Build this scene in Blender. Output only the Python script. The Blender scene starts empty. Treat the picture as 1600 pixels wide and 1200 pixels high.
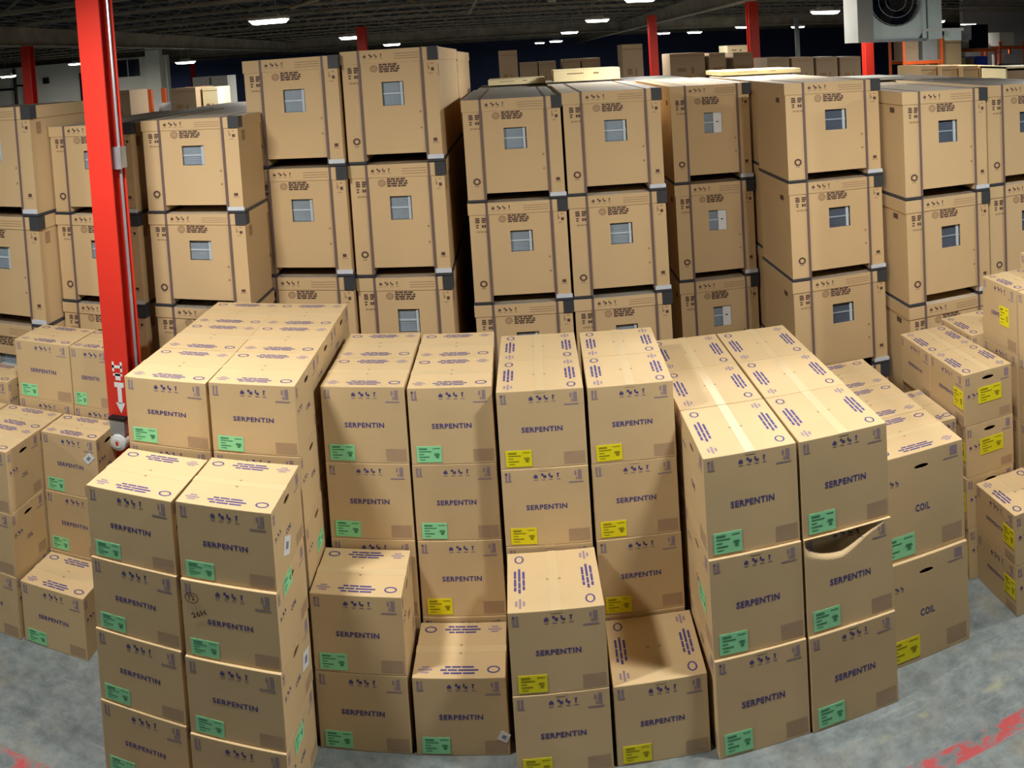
import bpy, bmesh, math, random
from mathutils import Matrix, Vector
random.seed(7)
SC = bpy.context.scene
COL = SC.collection
PI = math.pi

# ---------------------------------------------------------------- camera (a hand-held panorama: cylindrical projection)
cam_d = bpy.data.cameras.new('camera')
cam_d.type = 'PANO'
cam_d.panorama_type = 'CENTRAL_CYLINDRICAL'
cam_d.central_cylindrical_range_u_min = -0.6197
cam_d.central_cylindrical_range_u_max = 0.6058
cam_d.central_cylindrical_range_v_min = -0.8741
cam_d.central_cylindrical_range_v_max = 0.1258
cam_d.central_cylindrical_radius = 1.0
cam_d.clip_end = 300
cam = bpy.data.objects.new('camera', cam_d)
COL.objects.link(cam)
_R = Vector((0.99828, -0.00288, -0.05848)); _U = Vector((0.05855, 0.04909, 0.99708)); _F = Vector((0, 0.99879, -0.04918))
cam.matrix_world = Matrix(((_R[0], _U[0], -_F[0], 0), (_R[1], _U[1], -_F[1], 0), (_R[2], _U[2], -_F[2], 3.6487), (0, 0, 0, 1)))
SC.camera = cam

# ---------------------------------------------------------------- world, exposure
wd = bpy.data.worlds.new('world'); SC.world = wd; wd.use_nodes = True
wd.node_tree.nodes['Background'].inputs[0].default_value = (0.62, 0.72, 0.85, 1)
wd.node_tree.nodes['Background'].inputs[1].default_value = 0.08
SC.view_settings.view_transform = 'Standard'
SC.view_settings.look = 'None'
SC.view_settings.gamma = 1
SC.view_settings.use_curve_mapping = False
SC.view_settings.exposure = 0.0
LAMP_W = 136.0
LAMP_COL = (1.0, 0.975, 0.92)

# ---------------------------------------------------------------- materials
def srgb(c):
    return tuple(((v / 255) / 12.92 if v / 255 <= .04045 else ((v / 255 + .055) / 1.055) ** 2.4) for v in c) + (1,)
def mat(name, rgb, rough=.7, metal=0, spec=.3, vary=0, nscale=3, namp=.06, emit=0, bump=0, coat=0):
    m = bpy.data.materials.new(name); m.use_nodes = True
    nt = m.node_tree; b = nt.nodes['Principled BSDF']; L = nt.links
    b.inputs['Roughness'].default_value = rough; b.inputs['Metallic'].default_value = metal
    b.inputs['Specular IOR Level'].default_value = spec; b.inputs['Coat Weight'].default_value = coat
    c = srgb(rgb)
    tc = nt.nodes.new('ShaderNodeTexCoord'); nz = nt.nodes.new('ShaderNodeTexNoise')
    nz.inputs['Scale'].default_value = nscale; nz.inputs['Detail'].default_value = 5
    L.new(tc.outputs['Object'], nz.inputs['Vector'])
    mr = nt.nodes.new('ShaderNodeMapRange'); mr.inputs[3].default_value = 1 - namp; mr.inputs[4].default_value = 1 + namp
    mr.inputs[1].default_value = .3; mr.inputs[2].default_value = .7
    L.new(nz.outputs[0], mr.inputs[0])
    last = mr.outputs[0]
    if vary:
        oi = nt.nodes.new('ShaderNodeObjectInfo'); m2 = nt.nodes.new('ShaderNodeMapRange')
        m2.inputs[3].default_value = 1 - vary; m2.inputs[4].default_value = 1 + vary
        L.new(oi.outputs['Random'], m2.inputs[0])
        mu = nt.nodes.new('ShaderNodeMath'); mu.operation = 'MULTIPLY'
        L.new(last, mu.inputs[0]); L.new(m2.outputs[0], mu.inputs[1]); last = mu.outputs[0]
    vm = nt.nodes.new('ShaderNodeVectorMath'); vm.operation = 'SCALE'; vm.inputs[0].default_value = c[:3]
    L.new(last, vm.inputs['Scale']); L.new(vm.outputs[0], b.inputs['Base Color'])
    if emit:
        b.inputs['Emission Color'].default_value = c; b.inputs['Emission Strength'].default_value = emit
    if bump:
        bp = nt.nodes.new('ShaderNodeBump'); bp.inputs['Strength'].default_value = bump; bp.inputs['Distance'].default_value = .01
        L.new(nz.outputs[0], bp.inputs['Height']); L.new(bp.outputs[0], b.inputs['Normal'])
    return m
M = {}
M['board'] = mat('carton_board', (206, 179, 136), .72, vary=.05, nscale=2.2, namp=.05, bump=.25)
M['board2'] = mat('crate_board', (203, 174, 131), .7, vary=.04, nscale=1.5, namp=.04)
M['board3'] = mat('brown_board', (160, 138, 112), .75, vary=.15, nscale=1.5, namp=.08)
M['seam'] = mat('flap_seam', (140, 112, 78), .8)
M['ink'] = mat('blue_ink', (80, 72, 128), .7, namp=.12, nscale=30)
M['ink2'] = mat('pale_blue_ink', (150, 132, 142), .7, namp=.1, nscale=30)
M['ink3'] = mat('pale_purple_patch', (178, 150, 120), .7, namp=.06, nscale=12)
M['brown'] = mat('brown_ink', (92, 70, 62), .7, namp=.15, nscale=40)
M['brown2'] = mat('pale_brown_ink', (160, 130, 98), .7, namp=.1, nscale=40)
M['tape'] = mat('packing_tape', (208, 184, 142), .42, spec=.35, namp=.03)
M['green'] = mat('green_label', (150, 230, 172), .55, namp=.03)
M['yellow'] = mat('yellow_label', (238, 226, 28), .55, namp=.03)
M['white'] = mat('white_paper', (228, 230, 232), .5, namp=.03)
M['lgreen'] = mat('green_label_print', (74, 140, 102), .6)
M['lyel'] = mat('yellow_label_print', (150, 140, 24), .6)
M['lgrey'] = mat('grey_label_print', (130, 140, 160), .6)
M['pen'] = mat('marker_pen', (92, 66, 50), .7)
M['strap'] = mat('dark_strap', (112, 94, 92), .5, namp=.05)
M['plastic'] = mat('dark_plastic', (62, 64, 68), .5, namp=.05)
M['silver'] = mat('silver_label', (205, 212, 222), .35, spec=.5, namp=.05, nscale=20)
M['pale_grey'] = mat('pale_grey_sheen', (200, 200, 194), .5, spec=.5, namp=.08, nscale=1.2)  # plain pale grey; on crate caps it paints the light's sheen on cardboard
M['louvre'] = mat('grey_blue_metal', (142, 156, 168), .4, metal=.0, spec=.5, namp=.08, nscale=8)
M['louvre_reflect'] = mat('dark_reflection_metal', (82, 92, 108), .35, metal=.0, spec=.5, namp=.08, nscale=8)  # same louvre metal, darkened to paint in a dark reflection
M['louvre2'] = mat('pale_metal_bar', (190, 202, 212), .35, spec=.5)
M['red'] = mat('red_paint', (214, 52, 38), .42, spec=.45, namp=.04, nscale=2, coat=.15)
M['galv'] = mat('galvanised', (178, 184, 190), .35, metal=.6, namp=.1, nscale=10)
M['steel'] = mat('roof_steel', (150, 142, 126), .6, metal=.1, namp=.25, nscale=2)
M['deck'] = mat('roof_deck', (40, 41, 46), .8, namp=.25, nscale=.6)
M['lampbody'] = mat('white_enamel', (215, 218, 216), .45)
M['glow'] = mat('lamp_diffuser', (255, 252, 232), .5, emit=14)
M['orange'] = mat('orange_paint', (222, 96, 40), .5)
M['blue'] = mat('blue_plastic', (48, 70, 170), .5)
M['navy'] = mat('navy_wall_paint', (84, 96, 140), .85, namp=.15, nscale=.3)
M['wallgrey'] = mat('grey_wall_paint', (176, 178, 178), .85, namp=.06, nscale=.4)
M['wallwhite'] = mat('white_wall_paint', (228, 226, 214), .85, namp=.08, nscale=.4)
M['darkglass'] = mat('dark_glass', (28, 34, 50), .2, spec=.6)
M['cream'] = mat('cream_board', (236, 222, 178), .7, vary=.05, namp=.05)
M['black'] = mat('black_metal', (28, 28, 32), .5)
M['hgrey'] = mat('heater_panel', (150, 152, 150), .4, metal=.2, namp=.06)
M['hlight'] = mat('heater_housing', (205, 222, 224), .4, metal=.0, namp=.06)

def floor_mat():
    m = bpy.data.materials.new('worn_concrete'); m.use_nodes = True
    nt = m.node_tree; N = nt.nodes; L = nt.links; b = N['Principled BSDF']
    tc = N.new('ShaderNodeTexCoord')
    def noise(scale, detail=6, vec=None, rough=.6):
        n = N.new('ShaderNodeTexNoise'); n.inputs['Scale'].default_value = scale; n.inputs['Detail'].default_value = detail
        n.inputs['Roughness'].default_value = rough
        L.new(vec or tc.outputs['Object'], n.inputs['Vector']); return n.outputs[0]
    def ramp(src, pts):
        r = N.new('ShaderNodeValToRGB'); e = r.color_ramp.elements
        e[0].position, e[0].color = pts[0]; e[1].position, e[1].color = pts[-1]
        for p, c in pts[1:-1]:
            x = e.new(p); x.color = c
        L.new(src, r.inputs[0]); return r.outputs[0]
    def mix(f, a, c):
        x = N.new('ShaderNodeMix'); x.data_type = 'RGBA'
        L.new(f, x.inputs[0])
        for i, v in ((6, a), (7, c)):
            if isinstance(v, tuple): x.inputs[i].default_value = v
            else: L.new(v, x.inputs[i])
        return x.outputs[2]
    def mth(op, a, b_):
        x = N.new('ShaderNodeMath'); x.operation = op
        for i, v in ((0, a), (1, b_)):
            if isinstance(v, (int, float)): x.inputs[i].default_value = v
            else: L.new(v, x.inputs[i])
        return x.outputs[0]
    base = ramp(noise(1.6, 8), [(.3, srgb((88, 96, 98))), (.55, srgb((114, 122, 122))), (.75, srgb((138, 143, 140)))])
    fine = ramp(noise(9, 10, rough=.72), [(.34, srgb((86, 95, 100))), (.66, srgb((152, 160, 160)))])
    w = N.new('ShaderNodeValue'); w.outputs[0].default_value = .6
    c = mix(w.outputs[0], base, fine)
    mp = N.new('ShaderNodeMapping'); mp.inputs['Scale'].default_value = (.5, 7, 1); mp.inputs['Rotation'].default_value = (0, 0, .5)
    L.new(tc.outputs['Object'], mp.inputs[0])
    scr = ramp(noise(6, 4, mp.outputs[0], .4), [(.66, (0, 0, 0, 1)), (.72, (1, 1, 1, 1))])
    c = mix(mth('MULTIPLY', scr, .18), c, srgb((176, 182, 182)))
    dust = ramp(noise(3.1, 4), [(.52, (0, 0, 0, 1)), (.68, (1, 1, 1, 1))])
    c = mix(mth('MULTIPLY', dust, .35), c, srgb((150, 142, 118)))
    sx = N.new('ShaderNodeSeparateXYZ'); L.new(tc.outputs['Object'], sx.inputs[0])
    yy = mth('ADD', sx.outputs[1], mth('MULTIPLY', sx.outputs[0], .010))
    def band(y0, y1, e):
        a = N.new('ShaderNodeMapRange'); a.inputs[1].default_value = y0 - e; a.inputs[2].default_value = y0 + e; L.new(yy, a.inputs[0])
        d = N.new('ShaderNodeMapRange'); d.inputs[1].default_value = y1 + e; d.inputs[2].default_value = y1 - e; L.new(yy, d.inputs[0])
        return mth('MULTIPLY', a.outputs[0], d.outputs[0])
    worn = ramp(noise(9, 6), [(.44, (0, 0, 0, 1)), (.54, (1, 1, 1, 1))])
    c = mix(mth('MULTIPLY', mth('MULTIPLY', band(3.2, 3.305, .006), worn), .85), c, srgb((186, 62, 66)))
    worn2 = ramp(noise(5, 6), [(.56, (0, 0, 0, 1)), (.66, (1, 1, 1, 1))])
    c = mix(mth('MULTIPLY', mth('MULTIPLY', band(3.49, 3.55, .02), worn2), .4), c, srgb((196, 190, 120)))
    L.new(c, b.inputs['Base Color']); b.inputs['Roughness'].default_value = .55
    b.inputs['Specular IOR Level'].default_value = .35
    bp = N.new('ShaderNodeBump'); bp.inputs['Strength'].default_value = .2; bp.inputs['Distance'].default_value = .004
    L.new(noise(16, 8, rough=.75), bp.inputs['Height']); L.new(bp.outputs[0], b.inputs['Normal'])
    return m
M['floor'] = floor_mat()

# ---------------------------------------------------------------- mesh helpers
class MB:
    def __init__(s): s.v = []; s.f = []; s.m = []; s.mats = []
    def mi(s, k):
        if k not in s.mats: s.mats.append(k)
        return s.mats.index(k)
    def poly(s, pts, k):
        i = len(s.v); s.v += [tuple(p) for p in pts]; s.f.append(tuple(range(i, i + len(pts)))); s.m.append(s.mi(k))
    def box(s, x0, x1, y0, y1, z0, z1, k, rot=None):
        p = [(x, y, z) for z in (z0, z1) for y in (y0, y1) for x in (x0, x1)]
        if rot: p = [tuple(rot @ Vector(q)) for q in p]
        i = len(s.v); s.v += p; a = s.mi(k)
        for q in ((0, 2, 3, 1), (4, 5, 7, 6), (0, 1, 5, 4), (2, 6, 7, 3), (0, 4, 6, 2), (1, 3, 7, 5)):
            s.f.append(tuple(i + t for t in q)); s.m.append(a)
    def bar(s, a, b, r, k, n=6):
        a, b = Vector(a), Vector(b); d = (b - a).normalized()
        u = d.orthogonal().normalized(); w = d.cross(u)
        i = len(s.v); c = s.mi(k)
        for p in (a, b):
            for j in range(n):
                t = 2 * PI * j / n; s.v.append(tuple(p + r * (math.cos(t) * u + math.sin(t) * w)))
        for j in range(n):
            s.f.append((i + j, i + (j + 1) % n, i + n + (j + 1) % n, i + n + j)); s.m.append(c)
        s.f.append(tuple(i + j for j in range(n))[::-1]); s.m.append(c)
        s.f.append(tuple(i + n + j for j in range(n))); s.m.append(c)
    def merge(s, verts, faces, k):
        i = len(s.v); s.v += [tuple(v) for v in verts]; a = s.mi(k)
        for f in faces: s.f.append(tuple(i + t for t in f)); s.m.append(a)
    def mesh(s, name):
        me = bpy.data.meshes.new(name); me.from_pydata(s.v, [], s.f)
        for k in s.mats: me.materials.append(M[k])
        me.polygons.foreach_set('material_index', s.m); me.update()
        return me
def link(name, me, parent=None, loc=None, rz=0):
    o = bpy.data.objects.new(name, me); COL.objects.link(o)
    if parent is not None: o.parent = parent
    if loc is not None: o.location = loc
    if rz: o.rotation_euler = (0, 0, rz)
    return o
def tag(o, label, cat, group=None, kind=None):
    o['label'] = label; o['category'] = cat
    if group: o['group'] = group
    if kind: o['kind'] = kind
    return o
_tc = {}
def text_geo(s):
    """flat lettering centred on 0,0, one unit cap height wide scale: returns verts (x, z) and faces, width"""
    if s in _tc: return _tc[s]
    cu = bpy.data.curves.new('lettering', 'FONT'); cu.body = s; cu.size = 1; cu.offset = .03; cu.resolution_u = 2; cu.space_character = 1.12
    o = bpy.data.objects.new('lettering', cu); COL.objects.link(o)
    dg = bpy.context.evaluated_depsgraph_get()
    me = bpy.data.meshes.new_from_object(o.evaluated_get(dg))
    vs = [tuple(v.co) for v in me.vertices]; fs = [tuple(p.vertices) for p in me.polygons]
    bpy.data.objects.remove(o); bpy.data.meshes.remove(me); bpy.data.curves.remove(cu)
    x0, x1 = min(v[0] for v in vs), max(v[0] for v in vs); z0, z1 = min(v[1] for v in vs), max(v[1] for v in vs)
    vs = [((v[0] - x0) / (x1 - x0) - .5, (v[1] - z0) / (z1 - z0) - .5) for v in vs]
    _tc[s] = (vs, fs); return _tc[s]
EPS = .0008
class Face:
    """draws flat print on one face of a box: origin o, unit vectors u (right) and v (up), normal n"""
    def __init__(s, mb, o, u, v): s.mb = mb; s.o = Vector(o); s.u = Vector(u); s.v = Vector(v); s.n = s.u.cross(s.v)
    def P(s, a, b, e=EPS): return s.o + s.u * a + s.v * b + s.n * e
    def rect(s, a0, a1, b0, b1, k, e=EPS): s.mb.poly([s.P(a0, b0, e), s.P(a1, b0, e), s.P(a1, b1, e), s.P(a0, b1, e)], k)
    def text(s, t, ca, cb, w, h, k, rot=0):
        vs, fs = text_geo(t); c, q = math.cos(rot), math.sin(rot)
        s.mb.merge([s.P(ca + c * x * w - q * z * h, cb + q * x * w + c * z * h) for x, z in vs], fs, k)
    def ring(s, ca, cb, ra, rb, t, k, n=18):
        for j in range(n):
            a, b = 2 * PI * j / n, 2 * PI * (j + 1) / n
            s.mb.poly([s.P(ca + ra * math.cos(a), cb + rb * math.sin(a)), s.P(ca + ra * math.cos(b), cb + rb * math.sin(b)),
                       s.P(ca + (ra - t) * math.cos(b), cb + (rb - t) * math.sin(b)), s.P(ca + (ra - t) * math.cos(a), cb + (rb - t) * math.sin(a))][::-1], k)

def picto_row(F, a, b, s, k, n=4):
    """small handling symbols: goblet, stack, hook, umbrella shaped marks"""
    for i in range(n):
        x = a + i * s * 1.5
        kk = k
        if i == 0: F.rect(x, x + s * .8, b, b + s * .55, kk); F.rect(x + .2 * s, x + .6 * s, b + .6 * s, b + s * .8, kk)
        elif i == 1: F.rect(x, x + s * .45, b + .5 * s, b + s, kk); F.rect(x + .4 * s, x + s, b, b + s * .6, kk)
        elif i == 2: F.rect(x, x + s * .3, b + .3 * s, b + s, kk); F.rect(x + .3 * s, x + s * .8, b, b + s * .45, kk)
        else: F.rect(x + .2 * s, x + s * .42, b, b + s * .9, kk); F.rect(x + .1 * s, x + s * .6, b + .75 * s, b + s * .95, kk)
        F.rect(x, x + s * .8, b - s * .5, b - s * .32, 'ink2' if k == 'ink' else 'brown2')
def arrows_mark(F, a, b, s, k):
    F.rect(a, a + .3 * s, b, b + s * 1.5, k); F.rect(a + .55 * s, a + .85 * s, b, b + s * 1.5, k); F.rect(a, a + s, b - .2 * s, b, k)
    F.rect(a - .02 * s, a + .36 * s, b + 1.1 * s, b + 1.3 * s, k)
def word_line(F, ca, cb, ws, h, k, du=(1, 0)):
    """word-shaped bars of faint, unreadable print"""
    tot = sum(ws) + (len(ws) - 1) * h * .5; a = -tot / 2
    for w in ws:
        c0 = (ca + a * du[0], cb + a * du[1]); c1 = (ca + (a + w) * du[0], cb + (a + w) * du[1])
        if du[0]: F.rect(c0[0], c1[0], cb - h / 2, cb + h / 2, k)
        else: F.rect(ca - h / 2, ca + h / 2, c0[1], c1[1], k)
        a += w + h * .5
def top_print(F, W, D, style):
    """flap warnings: style 0 along the front and back edges, style 1 along the two sides"""
    if style == 0: L, S, P = W, D, (lambda a, b: (a, b))
    else: L, S, P = D, W, (lambda a, b: (b, a))
    du = (1, 0) if style == 0 else (0, 1)
    for side in (0, 1):
        e = .085 * S
        for i, ws in enumerate(((.028, .045, .058), (.032, .045, .10), (.03, .055, .058))):
            q = S - e - (2 - i) * .021
            if side == 0: q = e + (2 - i) * .021
            c = P(L * .5, q)
            word_line(F, c[0], c[1], [w * L / .46 for w in ws], .0115, 'ink', du)
        qq = e + .022 if side == 0 else S - e - .022
        c = P(L * (.87 if side == 0 else .13), qq); F.ring(c[0], c[1], .032 if style == 0 else .024, .024 if style == 0 else .032, .008, 'ink')
        c = P(L * (.13 if side == 0 else .87), qq)
        for w, o in ((.035, .018), (.07, 0), (.04, -.018)): word_line(F, *((c[0], c[1] + o) if style == 0 else (c[0] + o, c[1])), [w], .011, 'ink2', du)
    c = P(L * .5, S * .5 + .03); F.ring(c[0], c[1], .007, .007, .004, 'seam', 8)
    c = P(L * .5, S * .5 - .03); F.ring(c[0], c[1], .007, .007, .004, 'seam', 8)
    if style == 0: F.rect(.004, W - .004, S * .5 - .0012, S * .5 + .0012, 'seam', EPS * .6)
    else: F.rect(S * .5 - .0012, S * .5 + .0012, .004, D - .004, 'seam', EPS * .6)

def oval(ca, cb, ra, rb, n=20): return [(ca + ra * math.cos(2 * PI * j / n), cb + rb * math.sin(2 * PI * j / n)) for j in range(n)]
_cc = {}
def carton_mesh(w, h, d, style=0, dent=False, ends=True):
    key = (round(w, 3), round(h, 3), round(d, 3), style, dent)
    if key in _cc: return _cc[key]
    bm = bmesh.new(); bmesh.ops.create_cube(bm, size=1)
    for v in bm.verts: v.co = Vector(((v.co.x + .5) * w, (v.co.y + .5) * d, (v.co.z + .5) * h))
    bmesh.ops.bevel(bm, geom=bm.edges[:], offset=.0035, segments=2, affect='EDGES', profile=.6)
    hz, rz_, rx_ = h * .855, .0135, .043
    for sgn in (-1, 1):
        fc = max((f for f in bm.faces if f.normal.x * sgn > .99), key=lambda f: f.calc_area())
        x = fc.verts[0].co.x; es = list(fc.edges)
        bmesh.ops.delete(bm, geom=[fc], context='FACES_ONLY')
        vs = [bm.verts.new((x, a, b)) for a, b in oval(d / 2, hz, rx_, rz_)]
        es2 = [bm.edges.new((vs[j], vs[(j + 1) % len(vs)])) for j in range(len(vs))]
        bmesh.ops.triangle_fill(bm, use_beauty=True, use_dissolve=False, edges=es + es2, normal=(sgn, 0, 0))
    if dent:
        fc = max((f for f in bm.faces if f.normal.y < -.99), key=lambda f: f.calc_area())
        bmesh.ops.delete(bm, geom=[fc], context='FACES_ONLY')
    bmesh.ops.recalc_face_normals(bm, faces=bm.faces[:])
    bm.verts.ensure_lookup_table(); idx = {v: i for i, v in enumerate(bm.verts)}
    mb = MB(); mb.merge([v.co[:] for v in bm.verts], [tuple(idx[v] for v in f.verts) for f in bm.faces], 'board'); bm.free()
    if dent:
        nx, nz = 80, 60
        g = [((i / nx) * w, 0, (j / nz) * h) for j in range(nz + 1) for i in range(nx + 1)]
        mb.merge(g, [(j * (nx + 1) + i, j * (nx + 1) + i + 1, (j + 1) * (nx + 1) + i + 1, (j + 1) * (nx + 1) + i) for j in range(nz) for i in range(nx)], 'board')
    n0 = len(mb.v)
    F = Face(mb, (0, 0, 0), (1, 0, 0), (0, 0, 1))                     # front
    F.text('SERPENTIN', w * .5, h * .5, w * .47, h * .068, 'ink')
    picto_row(F, w * .37, h - .055, .026, 'ink')
    arrows_mark(F, w * .045, h - .065, .032, 'ink2')
    F.rect(w * .84, w * .86, h - .05, h - .025, 'ink2'); F.rect(w * .88, w * .92, h - .075, h - .02, 'ink2')
    F.rect(w * .855, w * .87, h - .075, h - .06, 'ink2'); F.rect(w * .77, w * .935, h - .093, h - .085, 'ink2')
    F.rect(w * .735, w * .975, h * .03, h * .19, 'ink3', EPS * .6)
    for sgn, o, u in ((1, (w, 0, 0), (0, 1, 0)), (-1, (0, d, 0), (0, -1, 0))):
        E_ = Face(mb, o, u, (0, 0, 1))
        E_.text('COIL', d * .5, h * .46, d * .17, h * .07, 'ink')
        picto_row(E_, d * .07, h - .16, .022, 'ink', 3)
        arrows_mark(E_, d * .04, h - .07, .03, 'ink2')
        E_.rect(d * .84, d * .93, h - .075, h - .02, 'ink2'); E_.rect(d * .76, d * .94, h - .095, h - .087, 'ink2')
        E_.rect(d * .72, d * .96, h * .04, h * .2, 'ink3', EPS * .6)
    B_ = Face(mb, (w, d, 0), (-1, 0, 0), (0, 0, 1)); B_.text('SERPENTIN', w * .5, h * .5, w * .46, h * .072, 'ink')
    T_ = Face(mb, (0, 0, h), (1, 0, 0), (0, 1, 0)); top_print(T_, w, d, style)
    if dent:
        for i, (x, y, z) in enumerate(mb.v):
            if y < .0034 and z < h - .0005:
                u = x / w; arc = h * (.83 - .10 * math.sin(PI * min(1, u * 1.3)) + .26 * max(0, u - .42))
                q = max(0, min(1, (z - arc) / (h * .12))); q = q * q * (3 - 2 * q)
                sag = math.sin(PI * min(1, u * 1.08)) ** .7 if 0 < u < .925 else 0
                mb.v[i] = (x, y + .06 * q * sag, z - .02 * max(0, min(1, (z - h * .88) / (h * .08))) * sag)
    # recentre: origin at the base centre
    mb.v = [(x - w / 2, y - d / 2, z) for x, y, z in mb.v]
    rims = []
    for sgn, x in ((1, w / 2), (-1, -w / 2)):
        rim = MB()
        a = oval(0, hz, rx_, rz_); b = oval(0, hz, rx_ * .97, rz_ * .94)
        for j in range(20):
            p, q = a[j], a[(j + 1) % 20]; r, t = b[j], b[(j + 1) % 20]
            rim.poly([(x, p[0], p[1]), (x, q[0], q[1]), (x - sgn * .006, t[0], t[1]), (x - sgn * .006, r[0], r[1])], 'seam')
        rims.append(rim.mesh('hand_hole'))
    tp = MB(); tw = .024; e = .0012
    if style == 0:
        tp.box(-w / 2 - e, w / 2 + e, -tw, tw, h - .0005, h + .0006, 'tape')
        for sx in (-1, 1): tp.box(sx * w / 2 - (e if sx < 0 else 0), sx * w / 2 + (e if sx > 0 else 0), -tw, tw, h - .03, h, 'tape')
    else:
        tp.box(-tw, tw, -d / 2 - e, d / 2 + e, h - .0005, h + .0006, 'tape')
        if not dent: tp.box(-tw, tw, -d / 2 - e, -d / 2, h - .014, h, 'tape')
    _cc[key] = (mb.mesh('carton'), rims, tp.mesh('tape')); return _cc[key]
_lc = {}
def label_mesh(w, h, col):
    key = (round(w, 3), round(h, 3), col)
    if key in _lc: return _lc[key]
    ink = {'green': 'lgreen', 'yellow': 'lyel', 'white': 'lgrey'}[col]
    mb = MB(); mb.box(0, w, -.0012, 0, 0, h, col)
    F = Face(mb, (0, -.0012, 0), (1, 0, 0), (0, 0, 1))
    if col == 'white':
        F.rect(w * .3, w * .7, h * .3, h * .7, ink)
    else:
        for i, (a, b, t) in enumerate(((.1, .42, .07), (.1, .58, .04), (.1, .3, .035), (.1, .5, .045), (.12, .34, .03))):
            y = h * (.86 - i * .17); F.rect(w * a, w * b, y - h * t, y + h * t * .4, ink)
        F.rect(w * .70, w * .9, h * .5, h * .56, ink); F.rect(w * .75, w * .87, h * .27, h * .42, ink); F.rect(w * .68, w * .93, h * .44, h * .47, ink)
        F.rect(w * .65, w * .93, h * .84, h * .88, ink)
    _lc[key] = mb.mesh('shipping_label'); return _lc[key]

def carton(x, y, z, yaw, w, h, d, style=0, col='green', label='', group=None, side=None, parts=True, dent=False, front=True, lab_uv=(.065, .03, .3, .21), cat='carton', endlab=None):
    """x, y = the front-left bottom corner; yaw turns the box about it"""
    c, s = math.cos(yaw), math.sin(yaw)
    me, rims, tp = carton_mesh(w, h, d, style, dent)
    o = link('cardboard_carton', me, None, (x + c * w / 2 - s * d / 2, y + s * w / 2 + c * d / 2, z), yaw)
    tag(o, label, cat, group)
    if parts:
        link('tape', tp, o)
        for rim in rims: link('hand_hole', rim, o)
        if front and col:
            a, b, lw, lh = lab_uv
            tilt = random.uniform(-.02, .02)
            q = link('shipping_label', label_mesh(lw * w, lh * h, col), o, (-w / 2 + a * w, -d / 2 - EPS * 1.2, b * h))
            q.rotation_euler = (0, tilt, 0); q['label'] = col + ' shipping label'
        if side:                                                       # (face '+x' or '-x', u from the near edge, z, w, h, colour)
            for sd in side:
                f, u, v, lw, lh, cl, ti = sd
                if f == '+x': q = link('shipping_label', label_mesh(lw, lh, cl), o, (w / 2 + EPS * 1.2, -d / 2 + u, v)); q.rotation_euler = (0, ti, PI / 2)
                elif f == '-x': q = link('shipping_label', label_mesh(lw, lh, cl), o, (-w / 2 - EPS * 1.2, -d / 2 + u + lw, v)); q.rotation_euler = (0, ti, -PI / 2)
                else: q = link('shipping_label', label_mesh(lw, lh, cl), o, (-w / 2 + u, -d / 2 - EPS * 1.4, v)); q.rotation_euler = (0, ti, 0)
                q['label'] = cl + ' paper label'
    return o
ORD = {1: ['only one'], 2: ['top', 'bottom'], 3: ['top', 'middle', 'bottom'], 4: ['top', 'second from top', 'third from top', 'bottom'],
       5: ['top', 'second from top', 'middle', 'fourth from top', 'bottom']}

# ---------------------------------------------------------------- building shell
def slab(name, x0, x1, y0, y1, z0, z1, k):
    mb = MB(); cx_, cy_ = 0, 0; mb.box(x0, x1, y0, y1, z0, z1, k); o = link(name, mb.mesh(name)); o['kind'] = 'structure'; return o
slab('floor', -48, 48, -12, 64, -.2, 0, 'floor')
CEIL = 5.75
mb = MB()
x = -48.0
while x < 48:
    mb.box(x, x + .6, -12, 64, CEIL, CEIL + .2, 'deck'); mb.box(x + .15, x + .45, -12, 64, CEIL - .04, CEIL + .01, 'deck'); x += .6
o = link('ceiling', mb.mesh('ceiling')); o['kind'] = 'structure'
slab('wall_back', -48, 48, 62, 62.3, 0, CEIL, 'navy')
slab('wall_left', -48, -47.7, -12, 62, 0, CEIL, 'navy')
slab('wall_right', 47.7, 48, -12, 62, 0, CEIL, 'navy')
slab('wall_front', -48, 48, -12.3, -12, 0, CEIL, 'navy')
slab('wall_left_partition', -47, -14.6, 33, 33.3, 0, 4.85, 'wallwhite')
slab('wall_right_partition', 19.6, 47, 33, 33.3, 0, CEIL, 'wallgrey')

# ---------------------------------------------------------------- roof steel
def truss_mesh(L, z0, z1, k, n):
    mb = MB(); mb.box(-L / 2, L / 2, -.05, .05, z1 - .06, z1, k); mb.box(-L / 2, L / 2, -.05, .05, z0, z0 + .05, k)
    st = L / n
    for i in range(n):
        a = -L / 2 + i * st; mb.bar((a, 0, z0 + .03), (a + st / 2, 0, z1 - .03), .014, k, 4); mb.bar((a + st / 2, 0, z1 - .03), (a + st, 0, z0 + .03), .014, k, 4)
    return mb.mesh('joist')
jm = truss_mesh(90, -.34, .34, 'steel', 44)
y = 7.4
while y < 60:
    o = link('roof_joist', jm, None, (0, y, 5.4)); tag(o, 'dark open-web steel joist crossing under the roof deck', 'joist', 'roof joists'); y += 2.2
def ibeam(L, w, h, t, k, axis='x'):
    mb = MB()
    if axis == 'x':
        mb.box(-L / 2, L / 2, -w / 2, w / 2, 0, t, k); mb.box(-L / 2, L / 2, -w / 2, w / 2, h - t, h, k); mb.box(-L / 2, L / 2, -t / 2, t / 2, t, h - t, k)
    elif axis == 'y':
        mb.box(-w / 2, w / 2, -L / 2, L / 2, 0, t, k); mb.box(-w / 2, w / 2, -L / 2, L / 2, h - t, h, k); mb.box(-t / 2, t / 2, -L / 2, L / 2, t, h - t, k)
    return mb.mesh('girder')
gy = ibeam(62, .2, .42, .03, 'steel', 'y'); gx = ibeam(94, .22, .5, .03, 'steel', 'x')
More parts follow.
